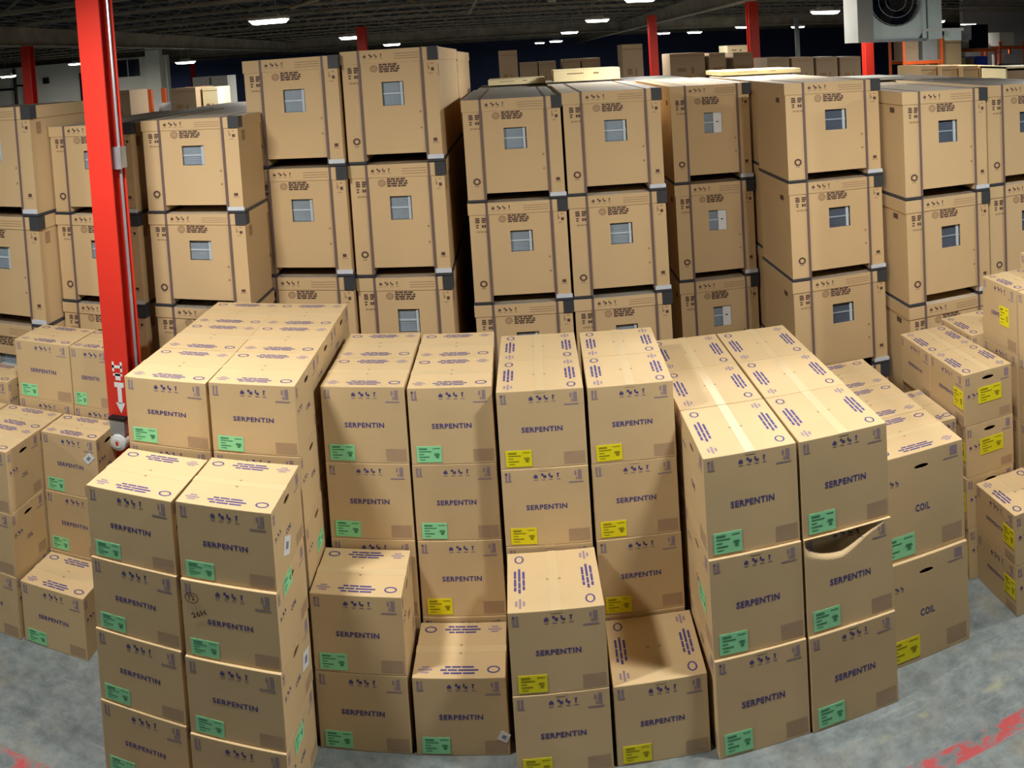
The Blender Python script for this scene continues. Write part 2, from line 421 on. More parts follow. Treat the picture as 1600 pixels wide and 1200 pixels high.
for gx_, nm in ((-9.5, 'left'), (4.5, 'right')):
    tag(link('roof_girder', gy, None, (gx_, 30.5, 4.62)), 'dark steel girder running away under the roof, ' + nm + ' bay', 'girder', 'long roof girders')
for gy_, nm in ((35, 'long'),):
    tag(link('roof_girder', gx, None, (0, gy_, 4.68)), nm + ' wide grey cross girder spanning beneath the joists', 'girder', 'cross girders')
# diagonal struts between joists
for i, (a, b) in enumerate((((-3.3, 12.2, 4.7), (-1.2, 14.4, 5.3)), ((-.9, 11.8, 5.35), (.5, 14.0, 4.75)), ((1.6, 15.5, 4.75), (3.4, 17.5, 5.4)), ((-.2, 15, 5.4), (-.9, 17.5, 4.75)))):
    mb = MB(); hi, lo_ = (a, b) if a[2] > b[2] else (b, a); mb.bar(lo_, (hi[0], hi[1], 5.60), .035, 'steel', 6)
    tag(link('brace', mb.mesh('brace')), ['leftmost', 'second from left', 'rightmost', 'third from left'][i] + ' diagonal steel brace under the roof at top centre', 'brace', 'roof braces')

# ---------------------------------------------------------------- red steel columns
def hcol(w, d, t, h, k='red'):
    mb = MB(); mb.box(-w / 2, w / 2, -d / 2, -d / 2 + t, 0, h, k); mb.box(-w / 2, w / 2, d / 2 - t, d / 2, 0, h, k); mb.box(-t / 2, t / 2, -d / 2 + t, d / 2 - t, 0, h, k)
    mb.box(-w * .8, w * .8, -d * .75, d * .75, 0, .02, k)
    return mb.mesh('column')
post = link('steel_column', hcol(.166, .2, .012, 5.03), None, (-2.605, 4.80, 0))
tag(post, 'large red painted H-section steel column between the carton stacks at left', 'column', 'red columns')
mb = MB(); mb.bar((.07, .05, 1.0), (.07, .05, 3.05), .011, 'galv', 8); mb.bar((.07, .05, 3.2), (.07, .05, 5.0), .011, 'galv', 8)
cd = link('conduit', mb.mesh('conduit'), post); cd['label'] = 'thin grey conduit pipe'
mb = MB(); mb.box(.045, .10, .0, .09, 3.05, 3.2, 'galv'); mb.box(.04, .105, -.004, .0, 3.045, 3.205, 'galv')
link('junction_box', mb.mesh('junction_box'), post)['label'] = 'grey metal junction box'
# painted marking: letters above a tall white downward arrow
mb = MB(); F = Face(mb, (-.083, -.1015, 0), (1, 0, 0), (0, 0, 1))
mb.box(-.05, .062, -.1015, -.1, 1.32, 1.72, 'red')
F = Face(mb, (0, -.1015, 0), (1, 0, 0), (0, 0, 1))
F.rect(-.03, .04, 1.655, 1.675, 'white'); F.rect(-.03, -.016, 1.63, 1.70, 'white'); F.rect(.028, .042, 1.63, 1.70, 'white')
F.rect(-.012, .026, 1.57, 1.62, 'white'); F.rect(-.028, .04, 1.60, 1.615, 'white')
F.rect(-.024, .044, 1.52, 1.555, 'white'); F.rect(-.004, .026, 1.405, 1.52, 'white')
mb.poly([F.P(.011, 1.335), F.P(.044, 1.41), F.P(-.022, 1.41)], 'white')
link('arrow_sign', mb.mesh('arrow_sign'), post)['label'] = 'red plate with a white downward arrow'
mb = MB(); mb.box(-.055, .05, -.15, -.1, 1.2, 1.31, 'hgrey'); mb.box(-.06, .055, -.155, -.1, 1.305, 1.32, 'black')
mb0 = mb; mb = MB()
for j in range(20):
    a, b = 2 * PI * j / 20, 2 * PI * (j + 1) / 20
    for y0, r0, y1, r1 in ((-.15, .058, -.165, .055), (-.165, .055, -.175, .03)):
        mb.poly([(r0 * math.cos(a), y0, 1.15 + r0 * math.sin(a)), (r0 * math.cos(b), y0, 1.15 + r0 * math.sin(b)), (r1 * math.cos(b), y1, 1.15 + r1 * math.sin(b)), (r1 * math.cos(a), y1, 1.15 + r1 * math.sin(a))], 'lampbody')
    mb.poly([(0, -.175, 1.15), (.03 * math.cos(a), -.175, 1.15 + .03 * math.sin(a)), (.03 * math.cos(b), -.175, 1.15 + .03 * math.sin(b))], 'lampbody')
    mb.poly([(.058 * math.cos(a), -.1, 1.15 + .058 * math.sin(a)), (.058 * math.cos(b), -.1, 1.15 + .058 * math.sin(b)), (.058 * math.cos(b), -.15, 1.15 + .058 * math.sin(b)), (.058 * math.cos(a), -.15, 1.15 + .058 * math.sin(a))], 'lampbody')
mb.box(-.008, .01, -.178, -.175, 1.14, 1.165, 'red')
bell = link('bell_box', mb0.mesh('bell_box'), post); bell['label'] = 'grey box with a round white dial'; link('dial', mb.mesh('dial'), bell)
cm = hcol(.2, .2, .014, 4.62)
for x, y, s in ((-9.4, 14.3, 'far red column at the left edge before the white wall'), (-3.32, 18.1, 'far red column rising behind the tallest crates'),
             (3.37, 20.2, 'far red column standing just right of the tall brown box'), (4.6, 15.7, 'red column behind the recessed crate column, right of centre'),
             (7.57, 16.9, 'red column standing below the hanging fan heater'), (-15.8, 38.9, 'thin distant red column behind the left crates')):
    tag(link('steel_column', cm, None, (x, y, 0)), s, 'column', 'red columns')
# ---------------------------------------------------------------- lamps
fb = MB(); fb.box(-.3, .3, -.13, .13, 0, .045, 'lampbody'); fb.box(-.16, .16, -.06, .06, .045, .10, 'lampbody')
fr = MB(); fr.bar((0, 0, .1), (0, 0, .75), .006, 'galv', 5)
df = MB()
for q_ in (((-.29, -.12, 0), (.29, -.12, 0), (.24, -.09, -.06), (-.24, -.09, -.06)), ((.29, .12, 0), (-.29, .12, 0), (-.24, .09, -.06), (.24, .09, -.06)),
           ((-.29, .12, 0), (-.29, -.12, 0), (-.24, -.09, -.06), (-.24, .09, -.06)), ((.29, -.12, 0), (.29, .12, 0), (.24, .09, -.06), (.24, -.09, -.06)),
           ((-.24, .09, -.06), (-.24, -.09, -.06), (.24, -.09, -.06), (.24, .09, -.06)), ((-.29, -.12, 0), (-.29, .12, 0), (.29, .12, 0), (.29, -.12, 0))): df.poly(q_, 'glow')
FB, FR, DF = fb.mesh('housing'), fr.mesh('hanger'), df.mesh('diffuser')
lamp_d = bpy.data.lights.new('lamp_light', 'AREA'); lamp_d.shape = 'RECTANGLE'; lamp_d.size = .46; lamp_d.size_y = .17
lamp_d.energy = LAMP_W; lamp_d.color = LAMP_COL
def lamp(x, y, z, label):
    r = link('ceiling_lamp', FB, None, (x, y, z)); tag(r, label, 'lamp', 'ceiling lamps')
    link('diffuser', DF, r)
    for hx in (-.12, .12): link('hanger', FR, r, (hx, 0, 0))
    l = bpy.data.objects.new('lamp_light', lamp_d); COL.objects.link(l); l.parent = r; l.location = (0, 0, -.07)
for x, y, s in ((-2.15, 3.1, 'nearest lamp above the left cartons'), (1.9, 3.15, 'nearest lamp above the right cartons'), 
                (2.1, 8.6, 'lamp above the middle crates'), (7.0, 9.5, 'lamp beyond the right-hand crates'), (6.6, 3.15, 'lamp right of the cartons'),
                (-8.2, 1.5, 'lamp left of the cartons'), (-9.8, 9.5, 'lamp out of view at far left'), ):
    lamp(x, y, 4.5, 'white linear ' + s)
for i, (x, y, z, s) in enumerate(((-3.68, 12.31, 4.54, 'largest lit lamp, left of the tallest crates'), (-3.82, 19.54, 4.46, 'lamp beside the red column at top centre-left'), (-4.3, 29.2, 4.48, 'lamp just above the right tallest crate'),
        (2.1, 20.85, 4.59, 'largest lamp of the cluster at top centre'), (1.89, 28.4, 4.53, 'lamp below-left of the largest centre lamp'), (-9.85, 23.7, 4.22, 'lamp above the left crates, right of the big red column'),
        (-15.96, 27.6, 4.6, 'lamp just left of the big red column'), (6.44, 16.5, 4.42, 'large lamp left of the hanging fan heater'), (11.97, 21.8, 4.32, 'lamp right of the hanging fan heater'),
        (17.1, 28.4, 4.37, 'rightmost lamp before the grey wall'), (7.08, 39.2, 4.6, 'small lamp right of the central red column'), (7.4, 33.8, 4.46, 'second small lamp right of the central red column'),
        (-18.18, 26.2, 4.28, 'leftmost lamp at the photo edge'), (1.5, 49.7, 4.6, 'smallest lamp at left of the centre cluster'), (1.89, 37.9, 4.42, 'second smallest lamp in the centre cluster'),
        (9.33, 33.3, 4.6, 'small lamp left of the tall right red column'), (12.62, 35.8, 4.6, 'small lamp above the thin grey pole'), (2.42, 15.7, 4.75, 'lamp cut by the top photo edge near centre'), (-26, 55, 4.5, 'tiny distant lamp behind the left crates'))):
    lamp(x, y, z, 'bright ' + s)
tag(link('motion_sensor', (lambda m_: (m_.box(-.06, .06, -.06, .06, -.08, .08, 'lampbody'), m_.bar((0, 0, .08), (0, 0, 1.12), .008, 'galv', 5), m_.mesh('sensor'))[-1])(MB()), None, (.6, 12.5, 4.62)), 'small square white box fixed to the roof at top centre', 'box')

# ---------------------------------------------------------------- crates
_kc = {}
def crate_meshes(w, h, d, win=0):
    key = (round(w, 3), round(h, 3), round(d, 3), win)
    if key in _kc: return _kc[key]
    z0 = h * .082; xa, xb, za, zb = w * .41, w * .64, h * .505, h * .715
    B = MB()
    xs, zs = (0, xa, xb, w), (z0, za, zb, h)
    for i in range(3):
        for j in range(3):
            if (i, j) != (1, 1): B.poly([(xs[i], 0, zs[j]), (xs[i + 1], 0, zs[j]), (xs[i + 1], 0, zs[j + 1]), (xs[i], 0, zs[j + 1])], 'board2')
    B.poly([(0, d, z0), (0, 0, z0), (0, 0, h), (0, d, h)], 'board2'); B.poly([(w, 0, z0), (w, d, z0), (w, d, h), (w, 0, h)], 'board2')
    B.poly([(w, d, z0), (0, d, z0), (0, d, h), (w, d, h)], 'board2'); B.poly([(0, 0, h), (w, 0, h), (w, d, h), (0, d, h)], 'board2'); B.poly([(0, d, z0), (w, d, z0), (w, 0, z0), (0, 0, z0)], 'board2')
    for a, b in ((0, .19 * w), (.84 * w, w)): B.box(a, b, 0, d, h * .022, z0, 'board2')
    t = .012
    for a in ((xa, xa, za, zb), (xb, xb, za, zb)): B.poly([(a[0], 0, a[2]), (a[0], t, a[2]), (a[0], t, a[3]), (a[0], 0, a[3])], 'board2')
    for z in (za, zb): B.poly([(xa, 0, z), (xb, 0, z), (xb, t, z), (xa, t, z)], 'board2')
    F = Face(B, (0, 0, 0), (1, 0, 0), (0, 0, 1))
    def bars(x0, x1, y0, y1, rows, cols, k, seed, fill=.75):
        r = random.Random(seed); hh = (y1 - y0) / rows
        for i in range(rows):
            x = x0
            while x < x1 - .01:
                ww = r.uniform(.5, 1.5) * (x1 - x0) / cols; F.rect(x, min(x1, x + ww * .82), y1 - (i + fill) * hh, y1 - i * hh, k); x += ww
    bars(w * .395, w * .61, h * .795, h * .875, 4, 4, 'brown', 3, .78)
    F.ring(w * .34, h * .835, .03, .03, .012, 'brown2'); F.ring(w * .34, h * .835, .014, .014, .008, 'brown2')
    for dx, s in ((.06, 5), (.125, 6)): bars(w * dx, w * (dx + .045), h * .80 - .0, h * .855, 3, 1, 'brown', s, .8)
    bars(w * .065, w * .10, h * .745, h * .79, 2, 1, 'brown', 9, .6); bars(w * .125, w * .17, h * .75, h * .785, 1, 2, 'brown', 10, .8)
    bars(w * .07, w * .18, h * .70, h * .725, 1, 3, 'brown2', 12, .6)
    F.ring(w * .105, h * .20, .03, .03, .014, 'brown', 10); bars(w * .08, w * .13, h * .145, h * .16, 1, 2, 'brown2', 13)
    bars(w * .905, w * .925, h * .80, h * .86, 2, 1, 'brown2', 14, .9); bars(w * .94, w * .965, h * .845, h * .86, 1, 1, 'brown2', 15); F.rect(w * .94, w * .97, h * .79, h * .82, 'brown')
    F.rect(w * .91, w * .955, h * .765, h * .772, 'brown2')
    F.rect(w * .915, w * .955, h * .175, h * .205, 'brown'); F.rect(w * .905, w * .97, h * .16, h * .167, 'brown2')
    for zz in (.44, .30): F.ring(w * .80, h * zz, .008, .008, .004, 'brown', 8)
    for x0, x1 in ((.05, .08),):
        S_ = Face(B, (0, d, 0), (0, -1, 0), (0, 0, 1)); S_.rect(d - .22, d - .14, h * .80, h * .85, 'brown')
        S_ = Face(B, (w, 0, 0), (0, 1, 0), (0, 0, 1)); S_.rect(.08, .15, h * .74, h * .85, 'brown2')
    for v in range(len(B.v)): B.v[v] = (B.v[v][0] - w / 2, B.v[v][1] - d / 2, B.v[v][2])
    C = MB(); e = .007; zc = h * .885
    C.poly([(-w / 2 - e, -d / 2 - e, h), (w / 2 + e, -d / 2 - e, h), (w / 2 + e, d / 2 + e, h), (-w / 2 - e, d / 2 + e, h)], 'pale_grey')  # cardboard top, with the pale sheen of light put into its colour
    for a, b in (((-w / 2 - e, -d / 2 - e), (w / 2 + e, -d / 2 - e)), ((w / 2 + e, -d / 2 - e), (w / 2 + e, d / 2 + e)), ((w / 2 + e, d / 2 + e), (-w / 2 - e, d / 2 + e)), ((-w / 2 - e, d / 2 + e), (-w / 2 - e, -d / 2 - e))):
        C.poly([(*a, zc), (*b, zc), (*b, h), (*a, h)], 'board2')
    C.poly([(-w / 2 - e, -d / 2 - e, zc), (-w / 2 - e, d / 2 + e, zc), (w / 2 + e, d / 2 + e, zc), (w / 2 + e, -d / 2 - e, zc)], 'board2')
    F = Face(C, (-w / 2, -d / 2 - e, 0), (1, 0, 0), (0, 0, 1))
    picto_row(F, w * .235, h * .935, .028, 'brown')
    for i in range(3): F.rect(w * .56, w * .82, h * (.955 - i * .022), h * (.961 - i * .022), 'brown2')
    F.rect(w * .56, w * .82, h * .90, h * .966, 'brown2', EPS * .4) if False else None
    S1, = [MB()]; S1.box(-.009, .009, -d / 2 - e - .003, -d / 2 - e, h * .024, h + .003, 'strap'); S1.box(-.009, .009, -d / 2 - e - .003, d / 2 + e, h, h + .003, 'strap')
    P = MB(); P.box(w * .41, w / 2 + e + .006, -d / 2 - e - .006, -d / 2 + w * .10, h * .885, h + .004, 'plastic')
    K = []
    for a, b in ((-w / 2 - .006, -w / 2 + .19 * w), (w * .34, w / 2 + .012)):
        k_ = MB(); k_.box(a, b, -d / 2 - .012, d / 2 + .006, 0, h * .022, 'plastic'); K.append(k_.mesh('skid'))
    Lb = MB(); Lb.box(w * .345, w / 2 + .008, -d / 2 - .012, -d / 2 - .004, h * .024, h * .062, 'silver')
    G = MB(); G.box(xa - w / 2 - .03, xb - w / 2 + .03, -d / 2 + .03, -d / 2 + .035, za - .03, zb + .03, 'louvre_reflect' if win == 1 else 'louvre')  # right-hand columns take the metal with the dark reflection painted in
    V = MB()
    gx0, gx1 = xa - w / 2, xb - w / 2; zm = (za + zb) / 2
    V.box(gx0, gx1, -d / 2 + .022, -d / 2 + .027, zm - .006, zm + .006, 'louvre' if win == 1 else 'louvre2'); V.box(gx1 - .028, gx1 - .008, -d / 2 + .018, -d / 2 + .027, za, zb, 'louvre2')
    if win != 1: G.box(gx0 + .05, gx0 + .056, -d / 2 + .0265, -d / 2 + .03, za, zb, 'louvre'); G.box(gx0, gx1, -d / 2 + .022, -d / 2 + .03, za + .004, za + .012, 'louvre')
    if win == 2: G.box(gx1 - .075, gx1, -d / 2 + .015, -d / 2 + .03, za, zb, 'white'); G.box(gx1 - .05, gx1 - .03, -d / 2 + .014, -d / 2 + .015, zm, zm + .01, 'black')
    z = za + .02
    while z < zb: G.box(gx0, gx1, -d / 2 + .027, -d / 2 + .03, z, z + .004, 'louvre_reflect' if win == 1 else 'louvre'); z += .016
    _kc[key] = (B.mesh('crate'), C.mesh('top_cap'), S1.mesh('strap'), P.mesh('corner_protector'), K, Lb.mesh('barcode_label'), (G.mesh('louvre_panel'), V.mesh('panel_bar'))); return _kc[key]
def crate(x, y, z, yaw, w, h, d, label, group, full=True, win=0):
    B, C, S1, P, K, Lb, G = crate_meshes(w, h, d, win)
    c, s = math.cos(yaw), math.sin(yaw)
    o = link('equipment_crate', B, None, (x + c * w / 2 - s * d / 2, y + s * w / 2 + c * d / 2, z), yaw); tag(o, label, 'crate', group)
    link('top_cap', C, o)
    if full:
        for sx in (-.315, .345): link('strap', S1, o, (sx * w, 0, 0))
        link('corner_protector', P, o)
        link('barcode_label', Lb, o); lp = link('louvre_panel', G[0], o); lp['label'] = 'grey louvred metal seen through the cut-out'; link('panel_bar', G[1], lp)
    for k in K: link('skid', k, o)
    return o
# name, x, y, yaw, w, level height, depth, top z, rows, description
CR = [('l5', -4.24, 5.21, 0, .785, .91, .85, 3.526, 'column at the left photo edge'), ('l4', -3.43, 5.44, 0, .69, .735, 2.0, 3.335, 'column half hidden by the red column'),
      ('l3', -2.665, 5.49, 0, .735, .742, .52, 3.349, 'column just right of the red column'), ('l1', -2.040, 6.05, 0, .728, .904, 2.1, 3.772, 'left of the two tallest columns'),
      ('l2', -1.292, 6.12, 0, .712, .93, 2.1, 3.795, 'right of the two tallest columns'), ('c0', -.428, 6.295, 0, .742, .856, 2.1, 3.339, 'left column of the central pair'),
      ('c1', .335, 6.29, 0, .745, .863, 2.1, 3.358, 'right column of the central pair'), ('r1', 1.30, 7.05, .0, .70, .935, 2.0, 3.328, 'recessed column right of the central pair'),
      ('r2', 1.905, 5.75, 0, .745, .80, .75, 3.364, 'column with its left side lit, right of centre'), ('r3', 2.69, 5.42, 0, .71, .87, 1.1, 3.265, 'second column from the right photo edge'),
      ('r4', 3.425, 5.44, 0, .74, .862, 1.1, 3.281, 'column at the right photo edge')]
for nm, x, y, yaw, w, h, d, zt, desc in CR:
    z = zt; n = 0
    while z > .3 and n < 5:
        hh = h if z - h > .25 else z
        full = z - hh > 0.2 or n < 3
        crate(x, y, z - hh + (.0 if z - hh > .01 else 0), yaw, w, hh - .009, d, ['top', 'second from top', 'third from top', 'fourth from top', 'bottom'][n] + ' crate, ' + desc, 'equipment crates, front row', win={'r1': 2, 'r2': 1, 'r3': 1, 'r4': 1}.get(nm, 0))
        z -= hh; n += 1
# rows behind the front row
def back_row(x, y, yaw, w, h, d, zt, desc):
    z = zt; n = 0
    while z > .3:
        hh = h if z - h > .25 else z
        crate(x, y, z - hh, yaw, w, hh - .009, d, (desc + ', top one') if n == 0 else 'crate buried low in the rear crate rows', 'equipment crates, ' + ('rear row tops' if n == 0 else 'rear rows, hidden'), False)
        z -= hh; n += 1
for nm, x, y, yaw, w, h, d, zt, desc in CR:
    c_, s_ = math.cos(yaw), math.sin(yaw); dd = d + .04
    X, Y = x - s_ * dd, y + c_ * dd
    if nm == 'l5': zt, d = 3.3, 2.0
    if nm == 'l3': X, w, d = -2.72, .66, 2.0
    if nm == 'r2': X, Y, d = 2.03, 6.62, 2.0
    if nm == 'r3': X, Y, d = 2.81, 6.62, 2.0
    if nm == 'r4': X, Y, d = 3.59, 6.62, 2.0
    back_row(X, Y, 0 if nm[0] == 'r' else yaw, w, h, d, zt - .02, 'rear crate behind the ' + desc)
# ---------------------------------------------------------------- cartons
SW, SD = .457, .4418
def stack(x, y, yaw, w, h, d, n, desc, cols, style=0, group='coil cartons', lo=0, rows=1, rowdesc=None, sidelab=None, hidden_from=1, dent=None, z0=0, jit=.003, dx=0, step=.002):
    """n levels of one column; cols = label colour per level from the top down"""
    for r in range(rows):
        c, s = math.cos(yaw), math.sin(yaw)
        bx, by = x - s * d * r + dx * r, y + c * d * r
        for i in range(n):
            lev = n - 1 - i
            jx, jy, ja = random.uniform(-1, 1) * jit * .4, random.uniform(-1, 1) * jit, random.uniform(-.006, .006)
            vis = (r == 0) or i == 0
            col = cols[min(i, len(cols) - 1)]
            dd = desc if r == 0 else (rowdesc or 'the column behind') .replace('#', ['', 'second', 'third'][r])
            if vis:
                lb = (ORD[n][i] + ' ' + (col + '-labelled ' if r == 0 else '') + 'carton of ' + dd)
                g = group
            else: lb, g = 'plain coil carton buried inside the stacks, behind the front cartons', 'hidden coil cartons'
            sl = sidelab.get(lev + 1) if (sidelab and r == 0) else None
            carton(bx + .002 + jx, by + .002 + jy * .5 + .003 - (step * i if r == 0 else 0), z0 + lev * h, yaw + ja * .5, w - .005, h - .0015, d - .007, style, col, lb, g, side=sl, parts=vis, dent=(dent == lev + 1 and r == 0))
G1 = 'cartons of the front-left stack'
sA = {4: [('+x', .12, .10, .10, .085, 'white', .45)], 3: [('+x', .10, .30, .13, .08, 'green', 0)], 2: [('+x', .30, .16, .10, .085, 'white', .3)], 1: [('+x', .12, .27, .13, .08, 'green', 0)]}
stack(-2.151, 3.47, -.035, SW * 1.026, .42 * .906, SD * 1.01, 4, 'the outer column, front-left stack', ['green'], group=G1, step=.011)
stack(-1.654, 3.427, -.015, SW * 1.023, .42 * .919, SD * 1.05, 4, 'the inner column, front-left stack', ['green'], group=G1, sidelab=sA, step=.013)
stack(-2.139, 3.93, .007, SW * 1.04, .42 * .923, SD * 1.12, 5, 'the outer column behind the front-left stack', ['green'], group='cartons behind the front-left stack', rows=3, rowdesc='the # row of the outer column behind the front-left stack')
stack(-1.645, 3.915, .018, SW * 1.011, .42 * .931, SD * 1.09, 5, 'the inner column behind the front-left stack', ['green'], group='cartons behind the front-left stack', rows=3, rowdesc='the # row of the inner column behind the front-left stack',
      sidelab={3: [('+x', .2, .12, .13, .08, 'green', 0)]})
GM = 'cartons of the middle wall'
stack(-1.153, 4.275, .01, SW * 1.006, .42 * 1.077, SD, 4, 'the first middle column from the left', ['green', 'green', 'green', 'green'], group=GM, rows=2, rowdesc='the # row, first middle column from the left')
stack(-.684, 4.277, .008, SW * .99, .42 * 1.072, SD, 4, 'the second middle column from the left', ['green', 'green', 'yellow', 'green'], group=GM, rows=2, rowdesc='the # row, second middle column from the left')
stack(-.213, 4.214, -.014, SW, .42 * 1.066, SD, 4, 'the third middle column from the left', ['yellow'], 1, group=GM, rows=2, rowdesc='the # row, third middle column from the left')
stack(.259, 4.217, -.03, SW * .992, .42 * 1.061, SD, 4, 'the fourth middle column from the left', ['yellow'], 1, group=GM, rows=2, rowdesc='the # row, fourth middle column from the left')
GF = 'low cartons in front of the middle wall'
stack(-1.176, 3.86, .014, SW * 1.014, .42 * 1.021, SD * .909, 2, 'the low pile right of the front-left stack', ['green'], group=GF)
stack(-.694, 3.861, .001, SW * 1.005, .42 * 1.011, SD * .925, 1, 'the floor, green label, second low pile', ['green'], group=GF,
      sidelab={1: [('f', .395, .09, .05, .05, 'white', .5)]})
stack(-.203, 3.723, .012, SW * 1.0, .42 * 1.039, SD * 1.07, 2, 'the third low pile, at bottom centre', ['yellow'], 1, group=GF)
stack(.266, 3.732, -.03, SW * .995, .42 * 1.023, SD * 1.07, 1, 'the floor, yellow label, rightmost low pile', ['yellow'], 1, group=GF)
GH = 'tall cartons of the right stack'
TW, TH, TD = .4664, .5302, .5501
stack(.742, 3.685, .001, TW * .993, TH * .998, TD, 3, 'the left column, front-right stack', ['green'], 1, group=GH, step=.014, rows=3, rowdesc='the # row of the left column, front-right stack',
      sidelab={2: [('-x', .12, .16, .14, .09, 'green', 0)]})
stack(1.214, 3.68, .003, TW * 1.006, TH * .999, TD, 3, 'the right column, front-right stack', ['green'], 1, group=GH, step=.014, rows=3, rowdesc='the # row of the right column, front-right stack', dent=2)
# end-on tall cartons right of them: the COIL end faces the aisle
IW, IH, ID = .55, .634 * .993, .459
for r in range(3):
    for i in range(2):
        lev = 1 - i; col = ('green', 'yellow')[i]
        X, Y = 1.705 , 3.879 + ID * r - (.02 if (i == 1 and r == 0) else 0)
        vis = r == 0 or i == 0
        w_, d_ = ID - .006, IW - .03
        o = carton(X, Y + w_, lev * IH, -PI / 2, w_, IH - .002, d_, 1, None, (['top green-labelled', 'bottom yellow-labelled'][i] + ' tall carton right of the front-right stack, hand hole facing out') if r == 0 else
                   (['', 'second', 'third'][r] + ' row tall carton behind the end-on tall cartons, right side' if i == 0 else 'plain coil carton buried inside the stacks, behind the front cartons'),
                   'end-on tall cartons' if vis else 'hidden coil cartons', parts=vis, side=[('+x', d_ * .03, .02 if i == 0 else .03, .19, .13, col, 0)] if r == 0 else None)
# small carton tucked between the right stacks
carton(2.235, 4.36, 0, 0, .225, .56, .5, 0, None, 'lower narrow carton in the gap left of the yellow-labelled right stack', 'gap cartons', parts=False)
carton(2.235, 4.36, .561, 0, .225, .56, .5, 0, None, 'upper narrow carton in the gap left of the yellow-labelled right stack', 'gap cartons', parts=False)
# right pile turned a quarter: SERPENTIN face to the left, COIL end to the viewer
JH, JW, JD = .35, .434, .355
GJ = 'quarter-turned cartons at right'
def turned(x, y, n, h, desc, ydir_rows=1, z0=0, both=(), group=GJ):
    """x = plane of the long face, y = plane of the end facing the viewer"""
    for r in range(ydir_rows):
        for i in range(n):
            lev = n - 1 - i; yy = y + r * (JW + .002)
            vis = i < 3 or r == 0
            b = lev in both and r == 0
            jx = random.uniform(-.004, .004)
            nm = ['front', 'rear', 'third'][r]
            carton(x + jx, yy + JW - .003, z0 + lev * h, -PI / 2, JW - .004, h - .0015, JD - .004, 0, 'yellow' if r == 0 else None,
                   ORD[n][i] + ' carton, ' + nm + ' column of ' + desc, group, lab_uv=(.70, .32, .27, .36), parts=True,
                   side=[('+x', .10, h * .38, .17, .11, 'yellow', 0)] if b else None)
turned(2.485, 4.29, 4, .358, 'the yellow-labelled stack beside the tall cartons', 2, both=(3, 2))
turned(2.545, 3.848, 2, .336, 'the low yellow-labelled pile at the right edge', 1)
turned(2.86, 4.82, 4, .3625, 'the shaded middle pile behind the yellow-labelled stack', 1)
turned(2.94, 4.30, 5, .38, 'the tall yellow-labelled pile at the right photo edge', 2) if False else None
for r, (yy) in enumerate((4.385, 3.955)):
    for i in range(4):
        lev = 3 - i
        carton(2.95 + .0, yy + .42, lev * .473, -PI / 2, .41 if r == 0 else .37, .471, .34, 0, 'yellow' if i == 0 else None, ORD[4][i] + ' carton, ' + ['rear', 'front'][r] + ' column of the pile cut by the right photo edge', GJ, lab_uv=(.52, .36, .27, .3))
carton(3.30, 4.85, 0, -PI / 2, .41, 1.0, .34, 0, None, 'lower large carton far back at the right photo edge', GJ, parts=False)
carton(3.30, 4.85, 1.001, -PI / 2, .41, 1.0, .34, 0, None, 'upper large carton far back at the right photo edge', GJ, parts=True)
# left pile
GK = 'cartons at the left photo edge'
stack(-3.519, 4.064, -.005, SW * .985, .42 * .997, .372, 3, 'the near column, left photo edge pile', ['green'], group=GK)
stack(-3.965, 4.05, -.005, SW * .96, .42 * .997, .372, 3, 'the outermost column, left photo edge pile', ['green'], group=GK)
stack(-3.053, 4.07, .003, SW * .979, .42 * .951, .365, 1, 'the floor, green label, by the left red column', ['green'], group=GK)
stack(-3.062, 4.44, .007, .41, .42 * .989, .31, 3, 'the column just left of the red column foot', ['green'], group=GK,
      sidelab={3: [('f', .30, .27, .05, .075, 'white', .75)]})
stack(-3.515, 4.44, 0, .44, .42 * .99, .31, 3, 'the column behind the near column, left edge', ['green'], group=GK)
stack(-3.965, 4.43, 0, .43, .42 * .99, .31, 3, 'the rear outermost column, left edge', ['green'], group=GK)
stack(-3.45, 4.775, 0, .449, .42 * 1.04, .39, 4, 'the tall rear column at left', ['green'], group='tall rear cartons at left')
stack(-2.995, 4.765, 0, .295, .42 * 1.04, .39, 4, 'the tall rear column touching the red column', ['green'], group='tall rear cartons at left')
stack(-3.97, 4.77, 0, .43, .467, .33, 3, 'the shaded rear column at the left edge', ['green'], group='tall rear cartons at left')

for o in list(COL.objects):
    if o.get('label') == 'second from top green-labelled carton of the inner column, front-left stack':
        ww, dd_ = .457 * 1.023, .4418 * 1.05
        mb = MB(); F = Face(mb, (-ww / 2, -dd_ / 2 - .001, 0), (1, 0, 0), (0, 0, 1))
        F.ring(.055, .30, .034, .028, .004, 'pen'); F.text('12', .055, .30, .03, .022, 'pen', .15); q = link('handwriting', mb.mesh('handwriting'), o); q['label'] = 'circled number in brown marker'
        mb = MB(); F = Face(mb, (-ww / 2, -dd_ / 2 - .001, 0), (1, 0, 0), (0, 0, 1)); F.text('26H', .085, .225, .075, .026, 'pen', .4)
        q = link('handwriting', mb.mesh('handwriting'), o); q['label'] = 'scrawled code in brown marker'
